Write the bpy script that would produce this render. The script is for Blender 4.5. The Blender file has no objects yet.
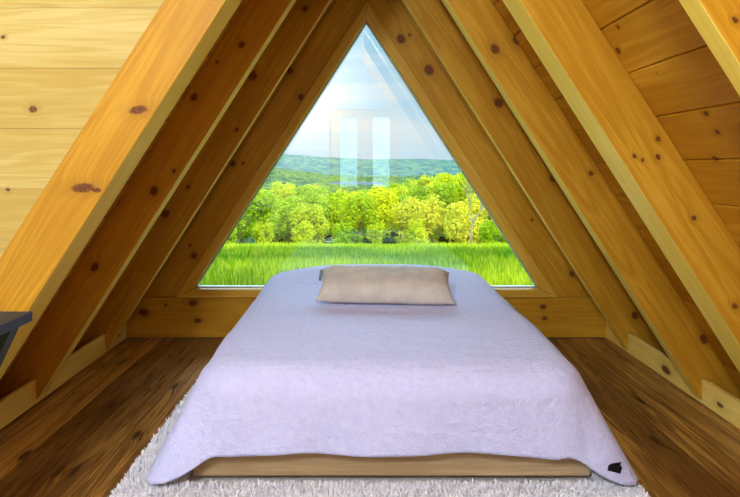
import bpy, bmesh, math, random
from mathutils import Vector, Matrix, noise
random.seed(7)
S = bpy.context.scene
COL = S.collection
F = 560.0; PX = 359.0; PY = 168.0; H = 1.24          # lens in pixels, eye height
XC = .053                                             # middle of the cabin
SL = 1.57                                             # roof slope (rise / run)
FL = 1.751                                            # half width of the inner rafter plane at the floor
OUT = .235                                            # rafter depth measured horizontally
ANG = math.atan(SL); CA, SA = math.cos(ANG), math.sin(ANG)
YW = 4.08                                             # back wall plane

# ------------------------------------------------------------------ helpers
def ray(x, y, Y):
    return ((x-PX)*Y/F, Y, H-(y-PY)*Y/F)

def link(name, me, mat=None, parent=None):
    o = bpy.data.objects.new(name, me); COL.objects.link(o)
    if mat is not None and me is not None: me.materials.append(mat)
    if parent is not None: o.parent = parent
    return o

def tag(o, label=None, cat=None, group=None, kind=None):
    if label: o['label'] = label
    if cat: o['category'] = cat
    if group: o['group'] = group
    if kind: o['kind'] = kind
    return o

def empty(name, loc=(0, 0, 0)):
    o = bpy.data.objects.new(name, None); o.location = loc; o.empty_display_size = .1
    COL.objects.link(o); return o

def mesh_from(name, verts, faces, uvs=None, smooth=False):
    me = bpy.data.meshes.new(name)
    me.from_pydata([tuple(v) for v in verts], [], faces)
    if uvs is not None:
        l = me.uv_layers.new(name='UVMap')
        for poly in me.polygons:
            for li in poly.loop_indices:
                l.data[li].uv = uvs(me.vertices[me.loops[li].vertex_index].co, poly.normal)
    if smooth:
        for p in me.polygons: p.use_smooth = True
    me.update()
    return me

def bm_box(bm, x0, x1, y0, y1, z0, z1):
    vs = [bm.verts.new((x, y, z)) for x in (x0, x1) for y in (y0, y1) for z in (z0, z1)]
    for f in ((0, 1, 3, 2), (4, 6, 7, 5), (0, 4, 5, 1), (2, 3, 7, 6), (0, 2, 6, 4), (1, 5, 7, 3)):
        bm.faces.new([vs[i] for i in f])

def bm_prism(bm, poly, y0, y1, xf=lambda p, y: (p[0], y, p[1])):
    a = [bm.verts.new(xf(p, y0)) for p in poly]; b = [bm.verts.new(xf(p, y1)) for p in poly]
    n = len(poly)
    bm.faces.new(a); bm.faces.new(b[::-1])
    for i in range(n):
        bm.faces.new((a[i], b[i], b[(i+1) % n], a[(i+1) % n]))

def bm_done(name, bm, mat, parent=None, uvf=None, bevel=0, smooth=False):
    bmesh.ops.recalc_face_normals(bm, faces=bm.faces)
    if bevel:
        bmesh.ops.bevel(bm, geom=list(bm.edges), offset=bevel, segments=2, affect='EDGES', profile=.5)
    if uvf:
        l = bm.loops.layers.uv.new('UVMap')
        for f in bm.faces:
            for lp in f.loops: lp[l].uv = uvf(lp.vert.co, f.normal)
    me = bpy.data.meshes.new(name); bm.to_mesh(me); bm.free()
    if smooth:
        for p in me.polygons: p.use_smooth = True
    return link(name, me, mat, parent)

def box_uv(o):
    """metres along the longest axis first"""
    def f(co, n):
        ax = max(range(3), key=lambda i: abs(n[i]))
        r = [i for i in range(3) if i != ax]
        r.sort(key=lambda i: o.index(i))
        return (co[r[0]], co[r[1]])
    return f

class NT:
    def __init__(s, name):
        s.m = bpy.data.materials.new(name); s.m.use_nodes = True
        s.t = s.m.node_tree; s.t.nodes.clear()
        s.out = s.t.nodes.new('ShaderNodeOutputMaterial')
    def n(s, typ, **kw):
        nd = s.t.nodes.new(typ)
        for k, v in kw.items():
            if k.startswith('i_'):
                key = k[2:]; key = int(key) if key.isdigit() else key.replace('_', ' ')
                if isinstance(v, bpy.types.NodeSocket): s.t.links.new(v, nd.inputs[key])
                else: nd.inputs[key].default_value = v
            else: setattr(nd, k, v)
        return nd
    def math(s, op, a, b=0.0, c=None):
        kw = {'i_0': a, 'i_1': b}
        if c is not None: kw['i_2'] = c
        return s.n('ShaderNodeMath', operation=op, **kw).outputs[0]
    def mix(s, f, a, b, bt='MIX'):
        nd = s.n('ShaderNodeMix', data_type='RGBA', blend_type=bt)
        for i, v in ((0, f), (6, a), (7, b)):
            if isinstance(v, bpy.types.NodeSocket): s.t.links.new(v, nd.inputs[i])
            else: nd.inputs[i].default_value = v
        return nd.outputs[2]
    def rng(s, v, a, b, c=0.0, d=1.0, smooth=True):
        nd = s.n('ShaderNodeMapRange', interpolation_type='SMOOTHSTEP' if smooth else 'LINEAR', i_0=v, i_1=a, i_2=b, i_3=c, i_4=d)
        return nd.outputs[0]
    def noise(s, vec, scale, detail=3, rough=.5, dist=0.0):
        return s.n('ShaderNodeTexNoise', i_Vector=vec, i_Scale=scale, i_Detail=detail, i_Roughness=rough, i_Distortion=dist).outputs[0]
    def bsdf(s, color, rough=.5, spec=.3, normal=None, **kw):
        b = s.n('ShaderNodeBsdfPrincipled')
        for k, v in (('Base Color', color), ('Roughness', rough), ('Specular IOR Level', spec)) + tuple((k.replace('_', ' '), v) for k, v in kw.items()):
            if isinstance(v, bpy.types.NodeSocket): s.t.links.new(v, b.inputs[k])
            else: b.inputs[k].default_value = v
        if normal is not None: s.t.links.new(normal, b.inputs['Normal'])
        s.t.links.new(b.outputs[0], s.out.inputs[0]); return b
    def bump(s, h, strength=.3, dist=.01):
        return s.n('ShaderNodeBump', i_Strength=strength, i_Distance=dist, i_Height=h).outputs[0]

def c3(r, g, b): return (r, g, b, 1)

def wood(name, light, mid, dark, knots=(), seed=0.0, plank=0, rough=.45, spec=.16, swap=False, grain=1.0,
         knot_dark=(.085, .024, .007), cup=1.0, seam=0, contrast=1.0):
    """solid wood: grain runs along u (metres), knots = (u, v, ru, rv)"""
    k = NT(name)
    uv = k.n('ShaderNodeUVMap').outputs[0]
    sp = k.n('ShaderNodeSeparateXYZ', i_0=uv)
    u, v = (sp.outputs[1], sp.outputs[0]) if swap else (sp.outputs[0], sp.outputs[1])
    sd = seed
    if plank:
        bid = k.math('FLOOR', k.math('DIVIDE', v, plank))
        sd = k.math('ADD', k.math('MULTIPLY', bid, 5.37), seed)
        u2 = k.math('ADD', u, k.math('MULTIPLY', bid, 3.71))
    else:
        bid = None; u2 = u
    # warp of the grain around the knots
    warp = None; mask = None; halo = None
    kp = k.n('ShaderNodeCombineXYZ', i_0=u, i_1=v, i_2=0.0).outputs[0]
    wob = k.n('ShaderNodeTexNoise', i_Vector=kp, i_Scale=45.0, i_Detail=2.0)
    kpw = k.n('ShaderNodeVectorMath', operation='MULTIPLY_ADD', i_0=wob.outputs[1], i_1=(.012, .012, 0), i_2=kp).outputs[0]
    for (ku, kv, ru, rv, *ka) in knots:
        mp = k.n('ShaderNodeMapping', vector_type='TEXTURE', i_Vector=kpw, i_Location=(ku+.006, kv+.006, 0), i_Rotation=(0, 0, ka[0] if ka else 0), i_Scale=(ru, rv, 1)).outputs[0]
        d = k.n('ShaderNodeVectorMath', operation='LENGTH', i_0=mp).outputs[1]
        m = k.rng(d, .65, 1.15, 1.0, 0.0)
        h = k.rng(d, .4, 3.2, 1.0, 0.0)
        mask = m if mask is None else k.math('MAXIMUM', mask, m)
        halo = h if halo is None else k.math('MAXIMUM', halo, h)
    vv = v
    if halo is not None: vv = k.math('ADD', v, k.math('MULTIPLY', halo, .022))
    g1 = k.n('ShaderNodeCombineXYZ', i_0=k.math('MULTIPLY', u2, .55), i_1=k.math('MULTIPLY', vv, 9.0*grain), i_2=sd).outputs[0]
    n1 = k.noise(g1, 1.0, 3, .55, .6)
    wv = k.math('SINE', k.math('MULTIPLY', n1, 46.0))
    g2 = k.n('ShaderNodeCombineXYZ', i_0=k.math('MULTIPLY', u2, 4.0), i_1=k.math('MULTIPLY', vv, 170.0), i_2=sd).outputs[0]
    n2 = k.noise(g2, 1.0, 2, .6)
    g3 = k.n('ShaderNodeCombineXYZ', i_0=k.math('MULTIPLY', u2, 1.1), i_1=k.math('MULTIPLY', vv, 3.2), i_2=sd).outputs[0]
    n3 = k.noise(g3, 1.0, 2, .5)
    t = k.math('ADD', k.math('MULTIPLY', wv, .10*cup), k.math('ADD', k.math('MULTIPLY', n2, .5), k.math('MULTIPLY', n3, .75)))
    if bid is not None:
        wn = k.n('ShaderNodeTexWhiteNoise', noise_dimensions='1D', i_W=k.math('ADD', bid, seed+.37)).outputs[0]
        t = k.math('ADD', t, k.math('MULTIPLY', k.math('SUBTRACT', wn, .5), .45))
    fac = k.rng(t, .62-.42*contrast, .62+.48*contrast)
    col = k.mix(fac, c3(*dark), c3(*mid))
    col = k.mix(k.rng(t, .55, .62+.6*contrast), col, c3(*light))
    if seam:
        fr = k.math('FRACT', k.math('DIVIDE', v, plank))
        e = k.math('MINIMUM', fr, k.math('SUBTRACT', 1.0, fr))
        col = k.mix(k.rng(e, .0, seam/plank, .75, 0.0), col, c3(*(x*.22 for x in dark)))
    if mask is not None:
        rr = k.rng(k.noise(kpw, 120.0, 2), .35, .7)
        kc = k.mix(rr, c3(*knot_dark), c3(*(x*2.6 for x in knot_dark)))
        col = k.mix(k.math('MULTIPLY', halo, .35), col, c3(*(x*.62 for x in dark)))
        col = k.mix(k.math('MULTIPLY', mask, .93), col, kc)
    bp = k.bump(k.math('ADD', k.math('MULTIPLY', n2, .6), k.math('MULTIPLY', wv, .2)), .10, .004)
    k.bsdf(col, k.rng(n2, .2, .8, rough-.06, rough+.1), spec, bp)
    return k.m

PL, PM, PD = (.70, .395, .042), (.61, .315, .020), (.44, .195, .009)
EL, EM, ED = (.95, .80, .20), (.92, .74, .14), (.84, .60, .075)      # paler inner edges, window light partly put into the wood colour
def pine(name, knots=(), seed=0.0, **kw):
    return wood(name, PL, PM, PD, knots, seed, **kw)

def plain(name, col, rough=.6, spec=.3, nscale=0, amt=.15, bump=0):
    k = NT(name)
    tc = k.n('ShaderNodeTexCoord').outputs[3]
    c = c3(*col); nn = None
    if nscale:
        n = k.noise(tc, nscale, 3)
        c = k.mix(k.rng(n, .3, .7), c3(*(x*(1-amt) for x in col)), c3(*(min(1, x*(1+amt)) for x in col)))
        if bump: nn = k.bump(n, bump, .01)
    k.bsdf(c, rough, spec, nn); return k.m

# ------------------------------------------------------------------ rafters
def rafter_uv(sgn):
    def f(co, n):
        p = (co.x-XC)*sgn; z = co.z
        # along the slope from the floor line, and across from the inner edge
        du = (p-FL); s = -du*CA + z*SA; w = du*SA + z*CA
        if abs(n.y) > .7: return (s, w)
        if abs(n.x*sgn*SA + n.z*CA) > .7: return (s, -(co.y % 1.0) - .3)
        return (s, co.y)
    return f
def rafter_px(x, y, Y, sgn):
    X, _, z = ray(x, y, Y); du = (X-XC)*sgn-FL
    return (-du*CA + z*SA, du*SA + z*CA)
BB = 1.740                                            # inner face of the side baseboards (half width)
def make_rafter(sgn, y0, y1, knots_px, label, seed):
    kn = [(*rafter_px(a, b, y0, sgn), r*(e[0] if e else 1.25)*y0/F, r*y0/F, *e[1:]) for (a, b, r, *e) in knots_px]
    m = pine('pine_rafter_%d' % int(seed*10), kn, seed)
    p = [(BB-.005, (FL-BB+.005)*SL), (0.012, (FL-.012)*SL), (.012, (FL+OUT-.012)*SL), (FL+OUT, 0), (BB+.032, 0), (BB+.032, .137), (BB-.005, .137)]
    bm = bmesh.new()
    bm_prism(bm, [(XC+sgn*a, z) for a, z in p], y0, y1)
    o = bm_done('rafter', bm, m, None, rafter_uv(sgn), bevel=.004)
    o.data.materials.append(wood('pale_lit_edge_%d' % int(seed*10), EL, EM, ED, [], seed+.5))
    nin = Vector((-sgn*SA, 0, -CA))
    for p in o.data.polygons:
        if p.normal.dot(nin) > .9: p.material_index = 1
    tag(o, label, 'rafter', 'sloping pine roof rafters')
    return o
make_rafter(-1, 2.12, 2.275, [(138, 110, 4.6, 2.2, -.85), (83, 188, 5.2, 2.4, -.95), (96, 190, 2.4, 2.5, -1.0), (72, 119, 1.0, 5.5, -1.5)],
            'thick pale pine rafter with two big brown knots, behind the dark table', 1.3)
make_rafter(-1, 2.92, 3.005, [(241.5, 44.6, 3.2), (194, 97, 3.6), (116, 201, 4.2), (154, 191, 4.2), (94.6, 267, 4.2), (174, 171, 2.2), (217, 62, 1.6)],
            'orange pine rafter with scattered round dark knots, next to the thick pale rafter', 2.1)
make_rafter(-1, 3.73, 3.80, [(216, 111, 3.4), (236.5, 130, 2.2), (165.5, 214, 4.0), (252.6, 76, 4.5), (305, 8.5, 3.0), (188, 187, 2.2)],
            'slim pine rafter beside the window, on the dark table side', 3.4)
make_rafter(1, 1.27, 1.335, [(735, 20, 3.0)],
            'pine rafter cut off by the top corner, beyond the boarded roof bay', 4.2)
make_rafter(1, 2.12, 2.275, [(658, 139, 2.6), (658, 157, 2.8), (634.6, 156, 2.2), (643, 160, 1.8), (694, 218, 2.6), (735, 306, 3)],
            'thick honey pine rafter with a broad pale edge, beside the boarded roof bay', 5.7)
make_rafter(1, 2.92, 3.005, [(495, 49, 4.6), (517, 40, 4.6), (539, 69, 3.4), (591, 173.5, 2.4), (615, 190, 2.2), (680, 282, 3.0), (687, 296, 3.4), (704, 339, 4.4)],
            'pine rafter with two dark knots side by side near its top', 6.6)
make_rafter(1, 3.73, 3.80, [(552.5, 178.6, 3.0), (635, 315.5, 3.6), (498.5, 103, 4.6), (523, 190, 2.2)],
            'slim pine rafter beside the window, on the side away from the dark table', 7.1)

# ------------------------------------------------------------------ roof boarding
PW = .196
def deck(name, sgn, y0, y1, knots, seed):
    kn = []
    for (a, b, r, Yk) in knots:
        # pixel -> point on the outer plane
        dx, dz = (a-PX)/F, -(b-PY)/F
        # (X-XC)*sgn + z/SL = FL+OUT with X = dx*Y, z = H+dz*Y
        Y = (FL+OUT + XC*sgn - H/SL)/(dx*sgn + dz/SL)
        z = H+dz*Y; du = dx*Y*sgn-XC*sgn-FL
        kn.append((Y, -du*CA+z*SA-(-.065 if sgn > 0 else 0), r*1.3*Y/F, r*Y/F))
    m = pine('pine_boarding_%s' % name, kn, seed, plank=PW)
    bm = bmesh.new()
    s1 = (FL+OUT)/CA
    n = int(s1/PW)+2
    off = -.065 if sgn > 0 else 0
    for i in range(n):
        a, b = i*PW+off+.0012, min((i+1)*PW+off-.0012, s1+.12)
        if a >= s1: break
        ch = .005
        poly = []
        for (s, d) in ((a, ch), (a+ch, 0), (b-ch, 0), (b, ch), (b, .022), (a, .022)):
            # s along slope from the floor, d outward
            poly.append((XC+sgn*(FL+OUT+.001-s*CA+d*SA), s*SA+d*CA))
        bm_prism(bm, poly, y0, y1)
    # weather layer outside, so no daylight comes through the joints
    pts = [(-.3, .024), (s1+.1, .024), (s1+.1, .05), (-.3, .05)]
    bm_prism(bm, [(XC+sgn*(FL+OUT-s*CA+d*SA), s*SA+d*CA) for s, d in pts], y0, y1)
    def uvf(co, nn):
        du = (co.x-XC)*sgn-FL
        return (co.y, -du*CA+co.z*SA-off)
    o = bm_done(name, bm, m, None, uvf); tag(o, kind='structure'); return o
deck('ceiling', 1, -1.6, 4.30, [(618, 27, 2.4, 0), (618, 51, 3.6, 0), (706, 114, 3.4, 0), (717, 132, 3.4, 0), (715, 159, 3.6, 0), (656, 73, 1.0, 0)], 2.2)
deck('wall_left', -1, 2.285, 4.30, [], 3.9)

# ------------------------------------------------------------------ gable partition beside the thick pale rafter
LX = -5.4; YB = -1.6
def wall_uv(off=(0, 0)):
    return lambda co, n: ((co.x if abs(n.y) > .6 else co.y)+off[0], co.z+off[1])
Yp = 2.155
kn = []
for (a, b, r) in ((33, 109, 3.6), (3, 37, 2.0), (60, 262, 2.6), (8, 190, 2)):
    X, _, z = ray(a, b, Yp); kn.append((X, z, r*1.2*Yp/F, r*Yp/F))
mat_part = wood('pine_partition', (.63, .50, .18), (.57, .43, .125), (.47, .31, .06), kn, 9.4, plank=.232)
bm = bmesh.new()
z = 0
while z < 3.1:
    za, zb = z+.0006, min(z+.232-.0006, 3.12)
    xo = lambda q: XC-(FL+OUT+.004)+q/SL
    bm_prism(bm, [(LX, za), (xo(za), za), (xo(zb), zb), (LX, zb)], Yp, 2.18)
    z += .232
bm_prism(bm, [(LX, 0), (XC-(FL+OUT+.004), 0), (xo(3.12), 3.12), (LX, 3.12)], 2.182, 2.27)
tag(bm_done('wall_partition', bm, mat_part, None, wall_uv()), kind='structure')

# ------------------------------------------------------------------ back wall with the triangular window
WXC = .055
A0, AB, AZ = 1.262, .360, 2.318                       # opening: half base, base height, apex height
WSL = (AZ-AB)/A0
CW = .085                                             # casing width measured along x
wb = empty('wall_back', (XC, YW, 0)); tag(wb, kind='structure')
def place_child(o, root):
    o.parent = root; o.matrix_parent_inverse = Matrix.Translation(-Vector(root.location))
CB = .300                                             # casing bottom
zc = lambda u: AZ+(CW-u)*WSL                          # outer casing line
for sgn, kp, sd in ((-1, [(194, 255.6, 3.2), (190, 245.5, 1.4), (233, 163.5, 3), (290, 71, 3.2), (301, 97, 3.0), (243, 163, 1.5)], 1.7),
                    (1, [(401, 39, 4.6), (409.5, 35, 1.6), (429, 70, 5), (572, 274, 3.0), (532, 220, 1.4)], 6.3)):
    kn = [(*rafter_px(a, b, YW, sgn), r*1.2*YW/F, r*YW/F) for a, b, r in kp]
    m = pine('pine_gable_%d' % sd, kn, sd)
    # two boards side by side, running up the slope
    ui = A0+CW-(CB-AB)/WSL                            # casing line at its bottom
    ztop = AZ+CW*WSL
    wid = .30
    bm = bmesh.new()
    seamw = .235
    zlo = CB+.001
    u0, u1, u2 = ui, ui+seamw, FL+OUT
    a = lambda u, zz: (XC*0+WXC+sgn*u, zz)
    def up(u):                                        # board edge through (u, zlo) parallel to casing, its height at x = 0
        return zlo+u*WSL
    bm_prism(bm, [a(u0, zlo), a(u1-.002, zlo), a(0, up(u1-.002)), a(0, up(u0))], YW, YW+.10)
    bm_prism(bm, [a(u1+.001, zlo), a(u2+.05, zlo), a(0, up(u2+.05)), a(0, up(u1+.001))], YW, YW+.10)
    o = bm_done('gable_board', bm, m, None, rafter_uv(sgn), bevel=.0015); place_child(o, wb)
kn = []
for (a, b, r) in ((193, 303, 3.6), (144, 312, 4.2), (198, 320.5, 3.0), (543, 306.6, 2.4), (544.5, 318, 2.2), (166, 305, 1.2)):
    X, _, z = ray(a, b, YW); kn.append((X, z, r*1.35*YW/F, r*YW/F))
m = pine('pine_lower_board', kn, 8.8)
bm = bmesh.new()
bm_box(bm, XC-FL-OUT-.05, XC+FL+OUT+.05, YW-.004, YW+.10, .006, CB-.002)
o = bm_done('lower_board', bm, m, None, wall_uv(), bevel=.004); place_child(o, wb)

# window
win = empty('window_1', (WXC, YW, AB)); tag(win, kind='structure')
m_case = wood('pine_casing', (.80, .52, .10), (.72, .43, .060), (.58, .31, .025), [], 12.2)
def tri(off):                                         # triangle inset (+) or outset (-) by off metres, perpendicular
    k = off*math.sqrt(1+WSL*WSL)
    zb = AB+off; ap = AZ-k
    return [(-(ap-zb)/WSL, zb), ((ap-zb)/WSL, zb), (0, ap)]
def ring(name, t0, t1, y0, y1, mat, bev=0, uvs=True):
    """a triangular ring in three mitred lengths"""
    bm = bmesh.new()
    for i in range(3):
        j = (i+1) % 3
        bm_prism(bm, [(WXC+p[0], p[1]) for p in (t0[i], t0[j], t1[j], t1[i])], y0, y1)
    def uvf(co, n):
        p = abs(co.x-WXC)
        if co.z < t0[0][1]+.001 and co.z <= max(t0[0][1], t1[0][1])+.001 and abs(n.x) < .3: return (co.x, co.z+co.y)
        return (-p*CA+co.z*SA+3, p*SA+co.z*CA+co.y)
    o = bm_done(name, bm, mat, None, uvf, bevel=bev); place_child(o, win); return o
offc = -CW*SA
outer = [(-(A0+CW-(CB-AB)/WSL), CB), ((A0+CW-(CB-AB)/WSL), CB), (0, AZ+CW*WSL)]
inner = tri(0)
ring('casing', outer, inner, YW-.026, YW+.10, m_case, .007)
m_stop = plain('pale_glazing_stop', (.34, .36, .33), .35, .5)
ring('glazing_bead', tri(.001), tri(.007), YW+.045, YW+.085, m_stop)
k = NT('window_glass')
tr = k.n('ShaderNodeBsdfTransparent', i_Color=(.985, .995, .99, 1))
gl = k.n('ShaderNodeBsdfGlossy', i_Color=(1, 1, 1, 1), i_Roughness=0.0)
fr = k.n('ShaderNodeFresnel', i_IOR=1.52)
mx = k.n('ShaderNodeMixShader', i_0=k.math('MULTIPLY', fr.outputs[0], 1.4), i_1=tr.outputs[0], i_2=gl.outputs[0])
k.t.links.new(mx.outputs[0], k.out.inputs[0])
M_GLASS = k.m
bm = bmesh.new(); bm_prism(bm, [(WXC+p[0], p[1]) for p in tri(.006)], YW+.058, YW+.066)
o = bm_done('pane', bm, M_GLASS); place_child(o, win)

# ------------------------------------------------------------------ floor and baseboards
PLK = .178
k_floor = []
for (a, b, r) in ((112, 405, 3), (137, 435, 3.2), (58, 472, 4.0), (75, 470, 3), (175, 386, 3), (122, 362, 3), (700, 400, 3), (640, 400, 3), (655, 440, 2.5), (150, 376, 2.2), (25, 455, 3)):
    Y = H*F/(b-PY); k_floor.append((Y, (a-PX)*Y/F, .05, .018))
m_floor = wood('dark_stained_floor', (.68, .37, .080), (.42, .20, .036), (.13, .050, .010), k_floor, 3.3, plank=PLK, rough=.30, spec=.5,
               knot_dark=(.025, .008, .003), cup=1.6, seam=.003, contrast=1.0, grain=1.1)
bm = bmesh.new()
i = 0
x = -3.4+(-3.4 % PLK)*0
x = math.floor(LX/PLK)*PLK
rj = random.Random(4)
while x < 2.2:
    y = YB
    while y < 4.2:
        L = rj.uniform(1.4, 2.6); y2 = min(4.2, y+L)
        bm_box(bm, x+.0008, x+PLK-.0008, y+.0008, y2-.0008, -.03, 0)
        y = y2
    x += PLK
tag(bm_done('floor', bm, m_floor, None, lambda co, n: (co.y, co.x)), kind='structure')
for nm, sgn, y0, y1, kp, sd in (('baseboard_left', -1, 2.285, YW-.006, [(74, 379, 3.0), (50, 402, 1.8), (118, 335, 2.2)], 14.1),
                                ('baseboard_right', 1, -1.5, YW-.006, [(620, 338, 3.2), (666, 370, 4.2), (720, 405, 2.5)], 15.6)):
    kn = []
    for (a, b, r) in kp:
        Y = (XC+sgn*BB)*F/(a-PX); kn.append((Y, H-(b-PY)*Y/F, r*2.2*Y/F, r*Y/F))
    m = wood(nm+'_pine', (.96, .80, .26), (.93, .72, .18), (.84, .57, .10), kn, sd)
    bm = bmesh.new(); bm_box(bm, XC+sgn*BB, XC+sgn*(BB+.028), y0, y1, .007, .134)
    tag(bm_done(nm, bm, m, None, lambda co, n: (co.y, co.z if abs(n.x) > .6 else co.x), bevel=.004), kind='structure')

# ------------------------------------------------------------------ the rest of the room, behind the camera
m_wallb = plain('warm_plaster', (.60, .52, .42), .85, .1, 20, .03)
bm = bmesh.new()
WX0, WX1, WZ0, WZ1 = -5.0, -3.2, .65, 2.45           # window opening
DX0, DX1, DZ1 = -.52, .72, 2.28                        # door opening
ZT = 3.12
for (a, b, c, d) in ((LX-.1, WX0, 0, ZT), (WX0, WX1, 0, WZ0), (WX0, WX1, WZ1, ZT), (WX1, DX0, 0, ZT), (DX0, DX1, DZ1, ZT), (DX1, 2.15, 0, ZT)):
    bm_box(bm, a, b, YB-.12, YB, c, d)
tag(bm_done('wall_rear', bm, m_wallb, None, wall_uv()), kind='structure')
bm = bmesh.new(); bm_box(bm, LX-.1, LX, YB-.12, 2.27, -.03, ZT)
tag(bm_done('wall_side', bm, m_wallb, None, wall_uv()), kind='structure')
bm = bmesh.new(); bm_box(bm, LX-.1, XC+.06, YB-.12, 2.27, ZT, ZT+.1)
tag(bm_done('ceiling_flat', bm, m_wallb, None, lambda co, n: (co.y, co.x)), kind='structure')
m_fr = plain('dark_metal_frame', (.05, .05, .05), .4, .4)
w2 = empty('window_2', (WX0, YB, WZ0)); tag(w2, kind='structure')
bm = bmesh.new()
for (a, b, c, d) in ((WX0, WX0+.06, WZ0, WZ1), (WX1-.06, WX1, WZ0, WZ1), (WX0+.06, WX1-.06, WZ0, WZ0+.06), (WX0+.06, WX1-.06, WZ1-.06, WZ1)):
    bm_box(bm, a, b, YB-.09, YB-.03, c, d)
o = bm_done('window_frame', bm, m_fr); place_child(o, w2)
bm = bmesh.new(); bm_box(bm, WX0+.06, WX1-.06, YB-.064, YB-.058, WZ0+.06, WZ1-.06)
o = bm_done('pane', bm, M_GLASS); place_child(o, w2)
d1 = empty('door_1', (DX0, YB, 0)); tag(d1, kind='structure')
bm = bmesh.new()
PN = ((-.335, -.035), (.245, .545))
cols = [DX0, PN[0][0], PN[0][1], PN[1][0], PN[1][1], DX1]
for a, b in ((cols[0], cols[1]), (cols[2], .1035), (.1065, cols[3]), (cols[4], cols[5])):
    bm_box(bm, a, b, YB-.09, YB-.03, 0, DZ1)
for a, b in PN:
    bm_box(bm, a, b, YB-.09, YB-.03, 0, .90); bm_box(bm, a, b, YB-.09, YB-.03, 2.14, DZ1)
o = bm_done('door_frame', bm, m_case, None, lambda co, n: (co.z, co.x)); place_child(o, d1)
for a, b in PN:
    bm = bmesh.new(); bm_box(bm, a, b, YB-.064, YB-.058, .90, 2.14)
    o = bm_done('pane', bm, M_GLASS); place_child(o, d1)
bm = bmesh.new(); bm_box(bm, .14, .16, YB-.03, YB+.03, 1.0, 1.02); bm_box(bm, .14, .24, YB+.025, YB+.04, .998, 1.022)
o = bm_done('door_handle', bm, m_fr); place_child(o, d1)

# ------------------------------------------------------------------ rug
RX0, RX1, RY0, RY1 = -.925, 1.075, 1.72, 3.95
rug = empty('shag_rug', (.08, 2.8, 0)); tag(rug, 'cream white shag rug spread on the dark wood floor under the bed', 'rug')
m_rug = plain('cream_rug_backing', (.72, .66, .60), .9, .05, 60, .1)
bm = bmesh.new(); bm_box(bm, RX0+.012, RX1-.012, RY0, RY1, .001, .012)
o = bm_done('backing', bm, m_rug, None, None, .003); place_child(o, rug)
k = NT('cream_rug_pile')
k.bsdf(k.mix(k.rng(k.noise(k.n('ShaderNodeTexCoord').outputs[3], 25.0, 3), .3, .7), c3(.84, .82, .85), c3(.96, .94, .95)), .9, .05)
m_pile = k.m
vs, fs = [], []
rr = random.Random(11)
def tuft(x, y):
    h = rr.uniform(.022, .036); w = rr.uniform(.004, .0065)
    a = rr.uniform(0, 6.283); b = rr.uniform(0, 6.283); ln = rr.uniform(.003, .016)
    ca, sa = math.cos(a)*w, math.sin(a)*w
    dx, dy = math.cos(b)*ln, math.sin(b)*ln
    n = len(vs); z = .010
    vs.extend([(x-ca, y-sa, z), (x+ca, y+sa, z), (x+ca*.8+dx*.4, y+sa*.8+dy*.4, z+h*.65), (x-ca*.8+dx*.4, y-sa*.8+dy*.4, z+h*.65), (x+dx, y+dy, z+h)])
    fs.extend([(n, n+1, n+2, n+3), (n+3, n+2, n+4)])
for i in range(30000): tuft(rr.uniform(RX0+.01, RX1-.01), rr.uniform(1.84, 2.150))
for i in range(13000): tuft(rr.uniform(RX0+.006, -.675), rr.uniform(2.15, RY1-.01))
for i in range(5000): tuft(rr.uniform(.925, RX1-.01), rr.uniform(2.15, RY1-.01))
for i in range(5000): tuft(rr.uniform(RX0+.01, RX1-.01), rr.uniform(RY0, 1.84))
o = link('pile', mesh_from('pile', vs, fs), m_pile); place_child(o, rug); tag(o, kind='stuff')

# ------------------------------------------------------------------ bed
BX0, BX1, BY0, BY1 = -.643, .895, 2.17, 4.04
bed = empty('platform_bed', (.126, 3.1, 0)); tag(bed, 'low pale oak platform bed base showing beneath the hem of the white coverlet', 'bed')
m_oak = wood('light_oak', (.60, .45, .27), (.51, .365, .195), (.38, .25, .12), [], 30.5, rough=.5, cup=.8, grain=1.6, contrast=.9)
ZB0, ZB1 = .047, .185
def part(nm, bx, uvo=(0, 2, 1), bev=.003, mat=None, root=None):
    bm = bmesh.new(); bm_box(bm, *bx)
    o = bm_done(nm, bm, mat or m_oak, None, box_uv(list(uvo)), bev); place_child(o, root or bed); return o
part('front_rail', (BX0, BX1, BY0, BY0+.03, ZB0, ZB1))
part('side_rail', (BX0, BX0+.03, BY0+.031, BY1-.031, ZB0, ZB1), (1, 2, 0))
part('side_rail', (BX1-.03, BX1, BY0+.031, BY1-.031, ZB0, ZB1), (1, 2, 0))
part('head_rail', (BX0, BX1, BY1-.03, BY1, ZB0, ZB1))
part('bed_deck', (BX0+.031, BX1-.031, BY0+.031, BY1-.031, ZB1-.02, ZB1-.002))
for a in (BX0+.1, BX1-.16):
    for b in (BY0+.1, BY1-.16):
        part('leg', (a, a+.06, b, b+.06, .014, ZB1-.022), (2, 0, 1))
m_mat = plain('white_mattress_ticking', (.75, .73, .72), .8, .1, 30, .05)
bm = bmesh.new(); bm_box(bm, BX0+.035, BX1-.035, 2.16, BY1-.01, ZB1+.002, .465)
bmesh.ops.bevel(bm, geom=[e for e in bm.edges], offset=.07, segments=4, affect='EDGES')
tag(bm_done('mattress', bm, m_mat, None, None, 0, True), 'thick mattress lying on the oak bed base, hidden under the white coverlet', 'mattress')

# coverlet: flat top, rolled shoulders, hanging skirts, corners that spread to the floor
SX0, SX1, SY0, SY1 = -.642, .892, 2.105, 4.055
RS = .120; RC = .03
CXM = (SX0+SX1)/2
def zt(x, y):
    e = max(0, 1-abs((x-CXM)/.70)**2.6)
    t = min(1, max(0, (y-3.25)/.6)); t = t*t*(3-2*t)
    f = min(1, max(0, (y-2.2)/.5)); f = f*f*(3-2*f)
    return .478 + .014*f + .064*t*e + .006*noise.noise(Vector((x*2.2, y*3.1, 2.0))) + .003*noise.noise(Vector((x*3.0, y*13.0, 7.0)))
x0, x1, y0, y1 = SX0+RS, SX1-RS, SY0+RS, SY1-RS
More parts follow.
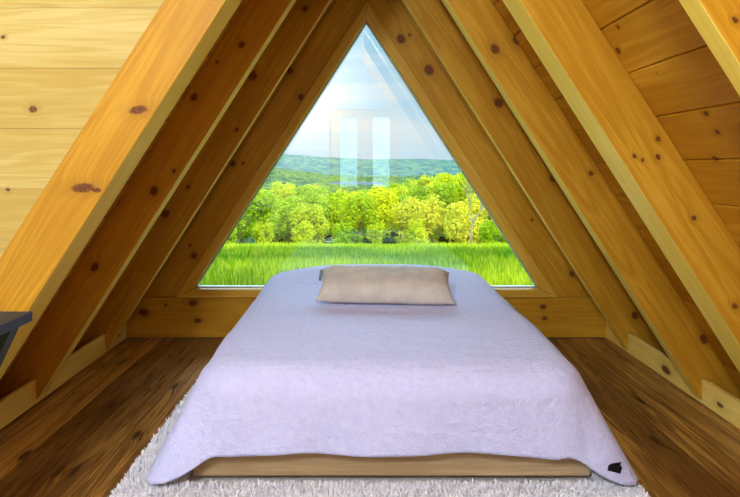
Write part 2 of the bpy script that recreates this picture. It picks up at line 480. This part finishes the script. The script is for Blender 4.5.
# perimeter, starting mid-head, going left side -> foot -> right side
per = []
def seg(a, b, na, nb, n):
    for i in range(n):
        t = i/n; per.append((a[0]+(b[0]-a[0])*t, a[1]+(b[1]-a[1])*t, na))
def arc(cx, cy, a0, a1, n):
    for i in range(n):
        a = a0+(a1-a0)*i/n; per.append((cx+RC*math.cos(a), cy+RC*math.sin(a), (math.cos(a), math.sin(a))))
P = math.pi
seg((CXM, y1), (x0+RC, y1), (0, 1), None, 14)
arc(x0+RC, y1-RC, P/2, P, 8)
seg((x0, y1-RC), (x0, y0+RC), (-1, 0), None, 56)
arc(x0+RC, y0+RC, P, 1.5*P, 22)
seg((x0+RC, y0), (x1-RC, y0), (0, -1), None, 72)
arc(x1-RC, y0+RC, 1.5*P, 2*P, 22)
seg((x1, y0+RC), (x1, y1-RC), (1, 0), None, 56)
arc(x1-RC, y1-RC, 0, P/2, 8)
seg((x1-RC, y1), (CXM, y1), (0, 1), None, 14)
def sm(t): t = min(1, max(0, t)); return t*t*(3-2*t)
N = len(per); verts = []; faces = []
MR = 26
for kx in range(MR+1):
    t = 1-kx/MR                                       # 1 at the middle, 0 at the perimeter
    for (px_, py_, n_) in per:
        qx, qy = CXM, min(max(py_, y0+.66), y1-.66)
        x = px_+(qx-px_)*t; y = py_+(qy-py_)*t
        verts.append((x, y, zt(x, y)))
rows = 34
ZF = .050
for r in range(1, rows+1):
    for i, (px_, py_, (nx, ny)) in enumerate(per):
        # arc position and corner weights
        phi = math.degrees(math.atan2(-ny, abs(nx)))  # 0 side, 90 foot, -90 head
        left = px_ < CXM
        dcx = (px_-x0) if left else (x1-px_)           # distance from the corner along the foot
        dcy = py_-y0
        if ny > .5 or phi < -1:                        # head
            L = .34; fl = 2
        elif phi > 89:                                 # foot
            q = max(0, dcx-RC)
            L = .378+.006*math.sin(px_*7.0+1)+.012*sm(1-q/.3); fl = 3
        elif phi < 1:                                  # sides
            q = max(0, dcy-RC)
            L = .50; fl = 12+10*sm(1-q/.22)
        else:                                          # foot corners
            t = phi/90
            pk = math.exp(-((t-.30)/.26)**2)
            L = .49+(.385-.49)*sm(t/.85)+.08*pk; fl = 21+(3-21)*sm(t/.9)+12*pk
        a = L*r/rows
        fl = math.radians(fl); thm = P/2-fl; aa = RS*thm
        if a <= aa:
            th = a/RS; o_ = RS*math.sin(th); dn = RS*(1-math.cos(th))
        else:
            e = a-aa; o_ = RS*math.sin(thm)+e*math.sin(fl); dn = RS*(1-math.cos(thm))+e*math.cos(fl)
            g = e/.35
            if phi > 60 or phi < 1:
                w = px_ if phi > 60 else py_*1.1+(3 if left else 0)
                o_ += g*(.011*math.sin(w*11.0+.7*math.sin(w*5))+.006*math.sin(w*23+2))
        z = zt(px_, py_)-dn
        if z < ZF: o_ += (ZF-z)*.75; z = ZF+.004*math.sin(i*.9)
        x = px_+nx*o_; y = py_+ny*o_
        if y > YW-.020: y = YW-.020
        nz = noise.noise(Vector((x*6, y*6, z*6)))*.004
        verts.append((x+nx*nz, y+ny*nz, z))
R = MR+rows+1
# rows of the top go from the middle (kx=0) to the perimeter (kx=MR), then the skirt
for r in range(R-1):
    for i in range(N):
        j = (i+1) % N
        faces.append((r*N+i, r*N+j, (r+1)*N+j, (r+1)*N+i))
me = mesh_from('coverlet', verts, faces)
bm = bmesh.new(); bm.from_mesh(me)
bmesh.ops.remove_doubles(bm, verts=bm.verts, dist=.0006)
bmesh.ops.recalc_face_normals(bm, faces=bm.faces)
if sum(f.normal.z for f in bm.faces) < 0: bmesh.ops.reverse_faces(bm, faces=bm.faces)
bm.to_mesh(me)
for p in me.polygons: p.use_smooth = True
k = NT('white_gauze_cotton')
tc = k.n('ShaderNodeTexCoord').outputs[3]
n1 = k.noise(tc, 38.0, 4, .62, .4); n2 = k.noise(tc, 150.0, 2, .5); 
st = k.n('ShaderNodeMapping', i_Vector=tc, i_Scale=(3.0, 16.0, 8.0)).outputs[0]
n3 = k.noise(st, 1.4, 3, .55, .5)
hgt = k.math('ADD', k.math('ADD', k.math('MULTIPLY', n1, .9), k.math('MULTIPLY', n2, .35)), k.math('MULTIPLY', n3, 1.3))
colr = k.mix(k.rng(n1, .3, .7), c3(.60, .613, .905), c3(.66, .672, .955))
k.bsdf(colr, .9, .08, k.bump(hgt, .55, .016), Sheen_Weight=.15)
m_cov = k.m
cov = link('bed_coverlet', me, m_cov)
sol = cov.modifiers.new('thickness', 'SOLIDIFY'); sol.thickness = .007; sol.offset = 1
tag(cov, 'crinkled lavender white cotton coverlet draped over the bed down to the rug', 'bedspread')
# stitched black tag near the corner of the coverlet
best = None
for v in me.vertices:
    if v.co.y > 2.6 or v.co.x < .5: continue
    xx = PX+v.co.x*F/v.co.y; yy = PY-(v.co.z-H)*F/v.co.y
    d = (xx-614)**2+(yy-468)**2
    if best is None or d < best[0]: best = (d, v.co.copy(), v.normal.copy())
c0, nn = best[1], best[2]
if nn.y > 0: nn = -nn
upv = Vector((0.25, 0, 1)); tx = upv.cross(nn).normalized(); ty = nn.cross(tx).normalized()
bm = bmesh.new()
pts = [(-.030, -.014), (.022, -.018), (.030, .004), (.022, .010), (.026, .022), (-.012, .012), (-.026, .004)]
fr_ = [bm.verts.new(c0+nn*.012+tx*a+ty*b) for a, b in pts]; bk = [bm.verts.new(c0+nn*.009+tx*a+ty*b) for a, b in pts]
bm.faces.new(fr_); bm.faces.new(bk[::-1])
for i in range(len(pts)): bm.faces.new((fr_[i], bk[i], bk[(i+1) % len(pts)], fr_[(i+1) % len(pts)]))
o = bm_done('cloth_tag', bm, plain('black_tag_cloth', (.006, .006, .008), .7, .2), cov); o['label'] = 'small black tag'

# pillow
k = NT('beige_linen')
tc = k.n('ShaderNodeTexCoord').outputs[3]
wx = k.n('ShaderNodeTexWave', wave_type='BANDS', bands_direction='X', i_Vector=tc, i_Scale=60.0, i_Distortion=2.0, i_Detail=2.0).outputs[1]
wy = k.n('ShaderNodeTexWave', wave_type='BANDS', bands_direction='Z', i_Vector=tc, i_Scale=70.0, i_Distortion=2.0, i_Detail=2.0).outputs[1]
n1 = k.noise(tc, 14.0, 3)
wv = k.math('ADD', wx, wy)
k.bsdf(k.mix(k.rng(n1, .3, .7), c3(.57, .50, .42), c3(.66, .59, .50)), .9, .05, k.bump(k.math('ADD', k.math('MULTIPLY', wv, .25), n1), .35, .006))
m_lin = k.m
def pillow():
    nu, nv = 60, 28
    HX, HY, T = .372, .150, .074
    vs = []; fs = []
    def pt(u, v, side):
        ex = 1-.055*(1-abs(v)**2.2)*abs(u)**6          # edges bow in between the corners
        ey = 1-.085*(1-abs(u)**3.0)*abs(v)**5
        x = HX*u*ex; y = HY*v*ey
        t = T*(max(0, 1-abs(u)**8.0)**.55)*(max(0, 1-abs(v)**2.6)**.62)
        t *= 1+.10*noise.noise(Vector((u*3.2, v*1.8, 5+side)))
        t += .004*noise.noise(Vector((u*9, v*3, 9+side)))*(1-abs(u)**6)
        return (x, y, side*max(t*(1.15 if side > 0 else .80), .0035))
    for side in (1, -1):
        for i in range(nu+1):
            for j in range(nv+1):
                vs.append(pt(-math.cos(P*i/nu)*.35+(-1+2*i/nu)*.65, -math.cos(P*j/nv)*.5+(-1+2*j/nv)*.5, side))
    off = (nu+1)*(nv+1)
    idx = lambda i, j, s: s*off+i*(nv+1)+j
    for i in range(nu):
        for j in range(nv):
            fs.append((idx(i, j, 0), idx(i+1, j, 0), idx(i+1, j+1, 0), idx(i, j+1, 0)))
            fs.append((idx(i, j, 1), idx(i, j+1, 1), idx(i+1, j+1, 1), idx(i+1, j, 1)))
    for i in range(nu):
        fs.append((idx(i, 0, 0), idx(i, 0, 1), idx(i+1, 0, 1), idx(i+1, 0, 0)))
        fs.append((idx(i, nv, 0), idx(i+1, nv, 0), idx(i+1, nv, 1), idx(i, nv, 1)))
    for j in range(nv):
        fs.append((idx(0, j, 0), idx(0, j+1, 0), idx(0, j+1, 1), idx(0, j, 1)))
        fs.append((idx(nu, j, 0), idx(nu, j, 1), idx(nu, j+1, 1), idx(nu, j+1, 0)))
    return mesh_from('pillow', vs, fs, None, True)
pil = link('lumbar_pillow', pillow(), m_lin)
pil.rotation_euler = (math.radians(22), math.radians(.8), math.radians(-2)); PXY = (.146, 3.11)
rm = pil.rotation_euler.to_matrix()
low = min((rm @ v.co).z-zt((rm @ v.co).x+PXY[0], (rm @ v.co).y+PXY[1]) for v in pil.data.vertices)
pil.location = (PXY[0], PXY[1], .0095-low)            # rests on the coverlet
tag(pil, 'long beige linen lumbar pillow lying on the white coverlet at the head of the bed', 'pillow')
bm = bmesh.new(); bm_box(bm, -.3755, -.360, .045, .138, -.006, .012)
o = bm_done('closure_strip', bm, plain('grey_zip_tape', (.20, .19, .20), .6, .2), pil, None, .003); o['label'] = 'dark grey closure strip at one end'

# ------------------------------------------------------------------ dark table
TX, TY, TZ = -1.113, 1.90, .753
tb = empty('side_table', (TX-.5, TY-.45, 0)); tag(tb, 'dark slate grey table with a thin square-edged top standing by the thick pale rafter', 'table')
m_tt = plain('slate_table_top', (.055, .050, .050), .6, .2, 18, .2)
m_te = plain('blue_grey_edge', (.030, .040, .075), .4, .4)
part('table_top', (TX-1.0, TX-.001, TY-.90, TY-.001, TZ-.032, TZ), (0, 1, 2), .002, m_tt, tb)
bm = bmesh.new()
for bx in ((TX-.0, TX+.003, TY-.90, TY+.003, TZ-.032, TZ), (TX-1.0, TX-.0005, TY-.0005, TY+.003, TZ-.032, TZ)): bm_box(bm, *bx)
o = bm_done('edge_band', bm, m_te); place_child(o, tb); o['label'] = 'blue grey edge band'
m_leg = plain('dark_green_metal', (.012, .030, .022), .4, .4)
for sx in (0, 1):
    for sy in (0, 1):
        bm = bmesh.new()
        X0 = TX-.050-.86*sx; Y0 = TY-.03-.80*sy
        dxl = -.34 if sx == 0 else .34
        w = .035
        top = [(X0-w, Y0-.05), (X0+w, Y0-.05), (X0+w, Y0), (X0-w, Y0)]
        a = [bm.verts.new((p[0], p[1], TZ-.033)) for p in top]; b = [bm.verts.new((p[0]+dxl, p[1], .001)) for p in top]
        bm.faces.new(a); bm.faces.new(b[::-1])
        for i in range(4): bm.faces.new((a[i], b[i], b[(i+1) % 4], a[(i+1) % 4]))
        o = bm_done('leg', bm, m_leg, None, None, .002); place_child(o, tb)

# ------------------------------------------------------------------ outdoors: meadow
def gz(Y):
    if Y < 8.5: return -.66
    z = -.66-.12*(Y-9) if Y > 9.5 else -.66-.06*(Y-8.5)
    if Y > 46: z = -.66-.12*37 - .12*(Y-46)-.004*(Y-46)**2 if Y < 70 else -.66-.12*37-.12*24-.004*576-.06*(Y-70)
    return z
k = NT('meadow_ground')
tc = k.n('ShaderNodeTexCoord').outputs[3]
n1 = k.noise(tc, .35, 4, .6); n2 = k.noise(tc, 6.0, 3, .6)
k.bsdf(k.mix(k.rng(n1, .35, .65), k.mix(n2, c3(.05, .17, .006), c3(.12, .30, .01)), k.mix(n2, c3(.15, .31, .01), c3(.22, .40, .015))), .9, .05)
m_mead = k.m
vs, fs = [], []
ys = [-14, -2, 4.3, 8.5, 9.5]+[10+i*1.5 for i in range(24)]+[46+i*2.0 for i in range(13)]+[74+i*4.0 for i in range(8)]
nx = 24
for Y in ys:
    hw = 10+.75*max(Y, 0)
    for i in range(nx+1):
        X = -hw+2*hw*i/nx
        vs.append((X, Y, gz(Y)+(.12*noise.noise(Vector((X*.13, Y*.13, 0))) if Y > 9 else 0)))
for r in range(len(ys)-1):
    for i in range(nx):
        a = r*(nx+1)+i; fs.append((a, a+1, a+nx+2, a+nx+1))
tag(link('meadow_ground', mesh_from('meadow', vs, fs, None, True), m_mead), kind='structure')
# grass blades
k = NT('meadow_grass')
at = k.n('ShaderNodeAttribute', attribute_name='tone').outputs[2]
k.bsdf(k.mix(k.rng(at, 0, 1, 0, 1, False), c3(.060, .18, .004), c3(.46, .54, .018)), .7, .15)
b_ = k.t.nodes['Principled BSDF']
tl = k.n('ShaderNodeBsdfTranslucent'); 
k.t.links.new(b_.inputs['Base Color'].links[0].from_socket, tl.inputs[0])
mx = k.n('ShaderNodeMixShader', i_0=.35, i_1=b_.outputs[0], i_2=tl.outputs[0]); k.t.links.new(mx.outputs[0], k.out.inputs[0])
vs, fs, tone = [], [], []
rg = random.Random(5)
for i in range(52000):
    q = rg.random()
    Y = 1/(1/8.2+(1/45.6-1/8.2)*q) if rg.random() < .62 else rg.uniform(14, 45.6)
    X = rg.uniform(-1, 1)*(.44*Y+1.5)
    z = gz(Y)
    nz = noise.noise(Vector((X*.25, Y*.16, 4.0)))
    hgt = rg.uniform(.14, .34)*(1+.5*nz)
    w = rg.uniform(.012, .026)*(1+.02*Y)
    a = rg.uniform(0, P); ln = rg.uniform(0, .22)*hgt*2; b = rg.uniform(0, 2*P)
    n = len(vs)
    vs.extend([(X-math.cos(a)*w, Y-math.sin(a)*w, z-.05), (X+math.cos(a)*w, Y+math.sin(a)*w, z-.05), (X+math.cos(b)*ln, Y+math.sin(b)*ln, z+hgt)])
    fs.append((n, n+1, n+2))
    tt = .42+.9*nz+rg.uniform(-.40, .40)+(.6 if Y > 34 else 0)-(.40 if 15.5 < Y < 27 else 0)+(.25 if Y < 13 else 0)
    tone.append(min(1, max(0, tt)))
me = mesh_from('grass', vs, fs)
at = me.attributes.new('tone', 'FLOAT', 'FACE'); at.data.foreach_set('value', tone)
tag(link('meadow_grass', me, k.m), 'long bright green grass of the meadow below the triangular window', 'grass', kind='stuff')

# ------------------------------------------------------------------ trees at the meadow edge
def leaf_mat(name, a, b):
    k = NT(name)
    oi = k.n('ShaderNodeObjectInfo').outputs[5]
    at = k.n('ShaderNodeAttribute', attribute_name='tone').outputs[2]
    f = k.math('ADD', k.math('MULTIPLY', oi, .35), k.math('MULTIPLY', at, .65))
    bs = k.bsdf(k.mix(f, c3(*a), c3(*b)), .7, .1)
    tl = k.n('ShaderNodeBsdfTranslucent')
    k.t.links.new(bs.inputs['Base Color'].links[0].from_socket, tl.inputs[0])
    mx = k.n('ShaderNodeMixShader', i_0=.40, i_1=bs.outputs[0], i_2=tl.outputs[0]); k.t.links.new(mx.outputs[0], k.out.inputs[0])
    return k.m
LM = [leaf_mat('leaf_yellow_green', (.34, .44, .006), (.80, .80, .02)), leaf_mat('leaf_fresh_green', (.17, .33, .006), (.56, .70, .015)), leaf_mat('leaf_blossom', (.55, .54, .02), (.86, .78, .07))]
m_bark = plain('grey_brown_bark', (.22, .17, .12), .9, .1, 8, .3)
def crown_mesh(seed, rx, rz, nl, size):
    r = random.Random(seed); vs, fs, tone = [], [], []
    blobs = []
    for i in range(26):
        a = r.uniform(0, 2*P); zz = r.uniform(-1, 1); q = math.sqrt(max(0, 1-zz*zz))*r.uniform(.45, .95)
        blobs.append((math.cos(a)*q*rx*.8, math.sin(a)*q*rx*.8, zz*rz*.78+.1*rz, r.uniform(.30, .46)*rx, r.uniform(-.25, .25)))
    for i in range(nl):
        bx, by, bz, br, bt = r.choice(blobs)
        d = Vector((r.gauss(0, 1), r.gauss(0, 1), r.gauss(0, 1))).normalized()
        c = Vector((bx, by, bz))+d*br*r.uniform(.72, 1.05)
        nrm = (d+Vector((r.uniform(-.7, .7), r.uniform(-.7, .7), r.uniform(-.2, .9)))).normalized()
        t1 = nrm.orthogonal().normalized(); t1 = (Matrix.Rotation(r.uniform(0, 6.28), 3, nrm) @ t1); t2 = nrm.cross(t1)
        s = size*r.uniform(.6, 1.25)
        n = len(vs)
        vs.extend([c-t1*s, c-t2*s*.55, c+t1*s, c+t2*s*.55]); fs.append((n, n+1, n+2, n+3))
        tone.append(min(1, max(0, .5+bt+r.uniform(-.3, .3))))
    me = mesh_from('crown', vs, fs)
    at = me.attributes.new('tone', 'FLOAT', 'FACE'); at.data.foreach_set('value', tone)
    return me
def tube(bm, pts, rads, n=6):
    rings = []
    for i, (p, r) in enumerate(zip(pts, rads)):
        p = Vector(p); d = (Vector(pts[min(i+1, len(pts)-1)])-Vector(pts[max(i-1, 0)])).normalized()
        a = d.orthogonal().normalized(); b = d.cross(a)
        rings.append([bm.verts.new(p+a*r*math.cos(2*P*q/n)+b*r*math.sin(2*P*q/n)) for q in range(n)])
    for i in range(len(rings)-1):
        for q in range(n):
            bm.faces.new((rings[i][q], rings[i][(q+1) % n], rings[i+1][(q+1) % n], rings[i+1][q]))
    bm.faces.new(rings[0][::-1]); bm.faces.new(rings[-1])
def trunk_mesh(seed, h):
    r = random.Random(seed); bm = bmesh.new()
    bend = (r.uniform(-.2, .2), r.uniform(-.2, .2))
    tube(bm, [(0, 0, -h*.62), (bend[0]*.5, bend[1]*.5, -h*.3), (bend[0], bend[1], h*.2)], [.17, .13, .06])
    for i in range(5):
        a = r.uniform(0, 2*P); z = r.uniform(-.35, .0)*h; L = h*r.uniform(.25, .4)
        tube(bm, [(bend[0]*.5, bend[1]*.5, z), (math.cos(a)*L*.5, math.sin(a)*L*.5, z+L*.45), (math.cos(a)*L, math.sin(a)*L, z+L*.8)], [.07, .05, .02], 5)
    bmesh.ops.recalc_face_normals(bm, faces=bm.faces)
    me = bpy.data.meshes.new('trunk'); bm.to_mesh(me); bm.free(); return me
crowns = [[None]*5 for _ in range(3)]
for kk in range(3):
    for v in range(5):
        me = crown_mesh(100*kk+v, 2.05, 2.35, 3600, .17); me.materials.append(LM[kk]); crowns[kk][v] = me
trunks = [trunk_mesh(50+v, 4.4) for v in range(5)]
for t in trunks: t.materials.append(m_bark)
def put_tree(x, y, ztop, sc, kk, v, rot, label, group=None):
    """ztop: height of the top of the crown"""
    root = empty('broadleaf_tree', (x, y, ztop-5.0*sc))
    tag(root, label, 'tree', group)
    for nm, me in (('crown', crowns[kk][v]), ('trunk', trunks[v])):
        o = bpy.data.objects.new(nm, me); COL.objects.link(o); o.parent = root
        o.location = (0, 0, 2.75*sc); o.scale = (sc, sc, sc); o.rotation_euler = (0, 0, rot)
    return root
rt = random.Random(21)
def edge_top(px_):
    """pixel height of the woods' skyline"""
    t = (px_-230)/270
    return 191-3*math.sin(t*7)-(0 if t < .4 else 22*sm((t-.4)/.6))
ORD = ['first', 'second', 'third', 'fourth', 'fifth', 'sixth', 'seventh', 'eighth', 'ninth', 'tenth', 'eleventh', 'twelfth']
KND = ['yellow green', 'fresh green', 'pale blossoming']
KW = {0: 'front row along the meadow', 1: 'second row from the meadow'}
Y = 51.0; ri = 0
while Y < 150:
    sc = 1.0 if Y < 84 else 1.45
    half = math.ceil((.30*Y+3 if Y < 75 else .245*Y+3)/(4.6*sc))*4.6*sc
    step = 4.60*sc
    n = int(2*half/step)+1
    x = -half+(step*.5 if ri % 2 else 0)
    i = 0
    while x < half:
        Xj = x+rt.uniform(-.12, .12); Yj = Y+rt.uniform(-.15, .15)
        px_ = PX+Xj*F/Yj
        dy = max(0, 16-ri*4)
        py_ = max(edge_top(min(max(px_, 230), 505))+dy+rt.uniform(-4, 6), 176)
        if ri == 0: py_ = 196+rt.uniform(-3, 12)
        if ri == 1: py_ = 193+rt.uniform(-4, 9)
        if ri > 7 and px_ < 380: x += step; continue     # the woods thin out where the valley opens
        z = H-(py_-PY)*Yj/F
        kk = rt.choice((0, 0, 0, 1, 2) if ri < 2 else (0, 0, 0, 1, 1) if ri < 5 else (0, 1, 1, 1))
        s = sc*rt.uniform(.94, 1.0)
        nm = KW.get(ri)
        lab = (KND[kk]+' tree, '+ORD[i]+' from the table end in the '+nm) if nm else 'bright green tree in the crowded woods behind the two front rows'
        put_tree(Xj, Yj, z, s, kk, rt.randrange(5), rt.uniform(0, 6.28), lab, 'trees beyond the meadow' if nm else 'woods behind the front rows')
        i += 1; x += step
    Y += 4.05*sc if Y < 79 or Y > 84 else 6.0; ri += 1
# low shrubs fill the foot of the wood
shr = [crown_mesh(900+v, 1.12, 1.15, 1500, .13) for v in range(3)]
for v, me_ in enumerate(shr): me_.materials.append(LM[0 if v < 2 else 1])
i = 0; x = -17.5
while x < 18:
    if abs(x-ray(471, 0, 47.5)[0]) > 1.5:
        o = bpy.data.objects.new('leafy_shrub', shr[rt.randrange(3)]); COL.objects.link(o)
        sx = rt.uniform(.85, 1.05)
        o.location = (x, 47.5, gz(47.5)+.85); o.scale = (sx, sx, rt.uniform(.8, 1.15)); o.rotation_euler = (0, 0, rt.uniform(0, 6))
        tag(o, 'low yellow green shrub at the foot of the trees along the meadow edge', 'shrub', 'shrubs along the meadow edge')
    x += 2.95+rt.uniform(0, .5)
# a leafless tree among them
bm = bmesh.new()
r = random.Random(3)
def branch(p, d, L, rad, dep):
    q = p+d*L*.5+Vector((r.uniform(-.08, .08), r.uniform(-.08, .08), 0))*L; e = p+d*L+Vector((0, 0, .05*L))
    tube(bm, [p, q, e], [rad, rad*.8, rad*.55], 5)
    if dep == 0: return
    for i in range(3):
        nd = (d+Vector((r.uniform(-.75, .75), r.uniform(-.4, .4), r.uniform(-.1, .5)))).normalized()
        branch(q.lerp(e, r.uniform(.3, 1)), nd, L*.68, rad*.55, dep-1)
branch(Vector((0, 0, 0)), Vector((.1, 0, 1)).normalized(), 2.6, .11, 4)
bmesh.ops.recalc_face_normals(bm, faces=bm.faces)
X, _, z = ray(471, 246, 48.6)
bt = bm_done('bare_tree', bm, plain('pale_bare_wood', (.42, .36, .28), .9, .1)); bt.location = (X, 48.6, gz(48.6)-.05)
tag(bt, 'leafless grey tree with forked twigs at the meadow edge', 'tree')

# ------------------------------------------------------------------ wooded valley, lake and far ridges
def sky_px(x):
    return 158.5+1.2*noise.noise(Vector((x*.02, 3.3, 0)))+1.0*noise.noise(Vector((x*.06, 1.3, 0)))
def base_h(u, Y):
    """terrain without trees; u = X / Y"""
    X = u*Y
    if Y < 420: z = -14-.034*(Y-95)
    else: z = -25
    z += 5*noise.noise(Vector((X*.004, Y*.004, 1.0)))*(1 if Y > 150 else .3)
    # slope climbing on the dark table side of the valley
    side = sm((-u-.02)/.16)
    if Y > 150: z += side*(10+.008*(Y-150))*sm((Y-150)/300)
    # lake basin
    lk = math.exp(-(((X+3)/70)**2+((Y-960)/220)**2)**2)
    z = z*(1-lk)+(-33)*lk
    if Y > 1100:
        t = sm((Y-1100)/900); z += t*34*(1+.35*noise.noise(Vector((X*.0028, Y*.002, 5.0))))
    if Y > 2000:
        t = sm((Y-2000)/1100); z += t*34*(1+.30*noise.noise(Vector((X*.0022, 9.0, 5.0))))
    return z, lk
def hills(name, Y0, Y1, rows, cols, umax, cell, hgt, mat):
    vs, fs = [], []
    for r in range(rows+1):
        Y = Y0*(Y1/Y0)**(r/rows)
        for c in range(cols+1):
            u = -umax+2*umax*c/cols; X = u*Y
            z, lk = base_h(u, Y)
            d, _ = noise.voronoi(Vector((X/cell, Y/cell, 0)))
            bumpz = hgt*math.sqrt(max(0, 1-(d[0]/.75)**2))*(.7+.5*noise.noise(Vector((X*.02, Y*.02, 8.0))))
            if 'far' in name and Y < 1300: z -= 14*(1-sm((Y-1200)/100))
            vs.append((X, Y, z+bumpz*(1-lk)))
    for r in range(rows):
        for c in range(cols):
            a = r*(cols+1)+c; fs.append((a, a+1, a+cols+2, a+cols+1))
    o = link(name, mesh_from(name, vs, fs, None, True), mat); tag(o, kind='structure'); return o
def forest_mat(name, a, b, c, cell, big):
    k = NT(name)
    tc = k.n('ShaderNodeTexCoord').outputs[3]
    sp = k.n('ShaderNodeSeparateXYZ', i_0=tc)
    p = k.n('ShaderNodeCombineXYZ', i_0=sp.outputs[0], i_1=sp.outputs[1], i_2=0.0).outputs[0]
    vo = k.n('ShaderNodeTexVoronoi', i_Vector=p, i_Scale=1.0/cell)
    rn = k.n('ShaderNodeSeparateColor', i_0=vo.outputs[1]).outputs[0]
    n1 = k.noise(p, big, 4, .6); n2 = k.noise(p, .25, 3, .6)
    f = k.math('ADD', k.math('MULTIPLY', rn, .75), k.math('MULTIPLY', n1, .75))
    col = k.mix(k.rng(f, .35, .75), c3(*a), c3(*b)); col = k.mix(k.rng(f, .70, 1.05), col, c3(*c))
    k.bsdf(col, .95, .0, k.bump(n2, .6, 2.0)); return k.m
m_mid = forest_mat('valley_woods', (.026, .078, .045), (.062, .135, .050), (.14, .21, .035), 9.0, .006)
m_far = forest_mat('far_hazed_woods', (.045, .115, .120), (.075, .165, .145), (.13, .22, .14), 22.0, .003)  # haze of distance put into the blue-green base colour
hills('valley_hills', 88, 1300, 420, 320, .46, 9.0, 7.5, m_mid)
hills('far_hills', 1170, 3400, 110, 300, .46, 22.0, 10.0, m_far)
bm = bmesh.new()
pts = []
for i in range(48):
    a = 2*P*i/48; w = 1+.18*noise.noise(Vector((math.cos(a)*1.5, math.sin(a)*1.5, 3)))
    pts.append((-6+50*math.cos(a)*w, 960+150*math.sin(a)*w))
vs = [bm.verts.new((x, y, -25.5)) for x, y in pts]; f = bm.faces.new(vs)
bmesh.ops.extrude_face_region(bm, geom=[f])
for v in vs: v.co.z = -27
k = NT('lake_water'); k.bsdf(c3(.095, .135, .165), .8, 0.0, k.bump(k.noise(k.n('ShaderNodeTexCoord').outputs[3], .8, 2), .05, .05))
tag(bm_done('lake', bm, k.m), 'small pale blue lake lying among the woods of the distant valley', 'lake')

# ------------------------------------------------------------------ sky and light
w = bpy.data.worlds.new('sky'); S.world = w; w.use_nodes = True
t = w.node_tree; t.nodes.clear()
k = NT.__new__(NT); k.t = t
out = t.nodes.new('ShaderNodeOutputWorld')
g = k.n('ShaderNodeTexCoord').outputs[0]
sp = k.n('ShaderNodeSeparateXYZ', i_0=g); el = sp.outputs[2]
mp = k.n('ShaderNodeMapping', i_Vector=g, i_Scale=(1.3, 1.3, 13.0)).outputs[0]
c1 = k.noise(mp, 1.6, 5, .55, .3)
mp2 = k.n('ShaderNodeMapping', i_Vector=g, i_Scale=(.8, .8, 30.0), i_Location=(3, 1, 2)).outputs[0]
c2 = k.noise(mp2, 1.3, 4, .55, .2)
blue = k.mix(k.rng(el, .0, .30), c3(.56, .83, 1.0), c3(.40, .74, .98))
cl = k.math('ADD', c1, k.math('MULTIPLY', c2, .5))
sky = k.mix(k.rng(cl, .60, .96), blue, c3(.78, .92, 1.0))
sky = k.mix(k.rng(el, .10, .03, 0.0, .45), sky, c3(.74, .90, 1.0))
sky = k.mix(k.math('MULTIPLY', k.rng(el, .190, .205), k.rng(el, .245, .232)), sky, c3(.46, .78, .96))
# bright patch added to the unseen high sky, to light bed and rafters
dt = k.n('ShaderNodeVectorMath', operation='DOT_PRODUCT', i_0=g, i_1=(0, .80, .60)).outputs[1]
hi = k.math('MULTIPLY', k.math('ADD', k.rng(el, .30, .62, 1.12, 1.8), k.math('MULTIPLY', k.rng(dt, .80, .96), 12.0)), k.rng(el, .26, .36, 1.0, 1.0))
hi = k.math('ADD', .97, k.math('MULTIPLY', k.math('SUBTRACT', hi, 1.06), k.rng(el, .27, .40)))
# hazy glow of the sky on the sun's side, behind the cabin
dt2 = k.n('ShaderNodeVectorMath', operation='DOT_PRODUCT', i_0=g, i_1=(.20, -.965, .17)).outputs[1]
hi = k.math('ADD', hi, k.math('MULTIPLY', k.rng(dt2, .55, .95), 2.6))
bg = k.n('ShaderNodeBackground', i_Color=sky, i_Strength=hi)
t.links.new(bg.outputs[0], out.inputs[0])

def light(name, typ, loc, rot, energy, color, **kw):
    d = bpy.data.lights.new(name, typ); d.energy = energy; d.color = color
    for a, b in kw.items(): setattr(d, a, b)
    o = bpy.data.objects.new(name, d); COL.objects.link(o); o.location = loc; o.rotation_euler = rot; return o
sd = Vector((-.38, .85, -.85)).normalized()
light('sun', 'SUN', (3, -6, 9), sd.to_track_quat('-Z', 'Y').to_euler(), 4.4, (1, .96, .86), angle=.02)
light('rear_window_fill', 'AREA', ((WX0+WX1)/2, YB-.20, (WZ0+WZ1)/2), (math.radians(90), 0, 0), 115, (.86, .92, 1), shape='RECTANGLE', size=1.75, size_y=1.75)  # area light added outside the unseen rear window, lights the room from behind
light('overhead_fill', 'POINT', (-.92, -.95, 2.46), (0, 0, 0), 335, (.68, .80, 1), shadow_soft_size=.18)  # added point light without a fixture, interior fill from behind the camera

cam = bpy.data.cameras.new('camera'); co = bpy.data.objects.new('camera', cam); COL.objects.link(co)
co.location = (0, 0, H); co.rotation_euler = (math.radians(90), 0, 0)
cam.sensor_fit = 'HORIZONTAL'; cam.sensor_width = 36; cam.lens = F*36/740
cam.shift_x = (370-PX)/740; cam.shift_y = -(248.5-PY)/740
cam.clip_end = 8000; cam.clip_start = .05
S.camera = co
S.view_settings.view_transform = 'Standard'; S.view_settings.look = 'None'
S.view_settings.exposure = 0; S.view_settings.gamma = 1; S.view_settings.use_curve_mapping = False
S.cycles.use_denoising = True
S.cycles.max_bounces = 10; S.cycles.diffuse_bounces = 6; S.cycles.transparent_max_bounces = 16
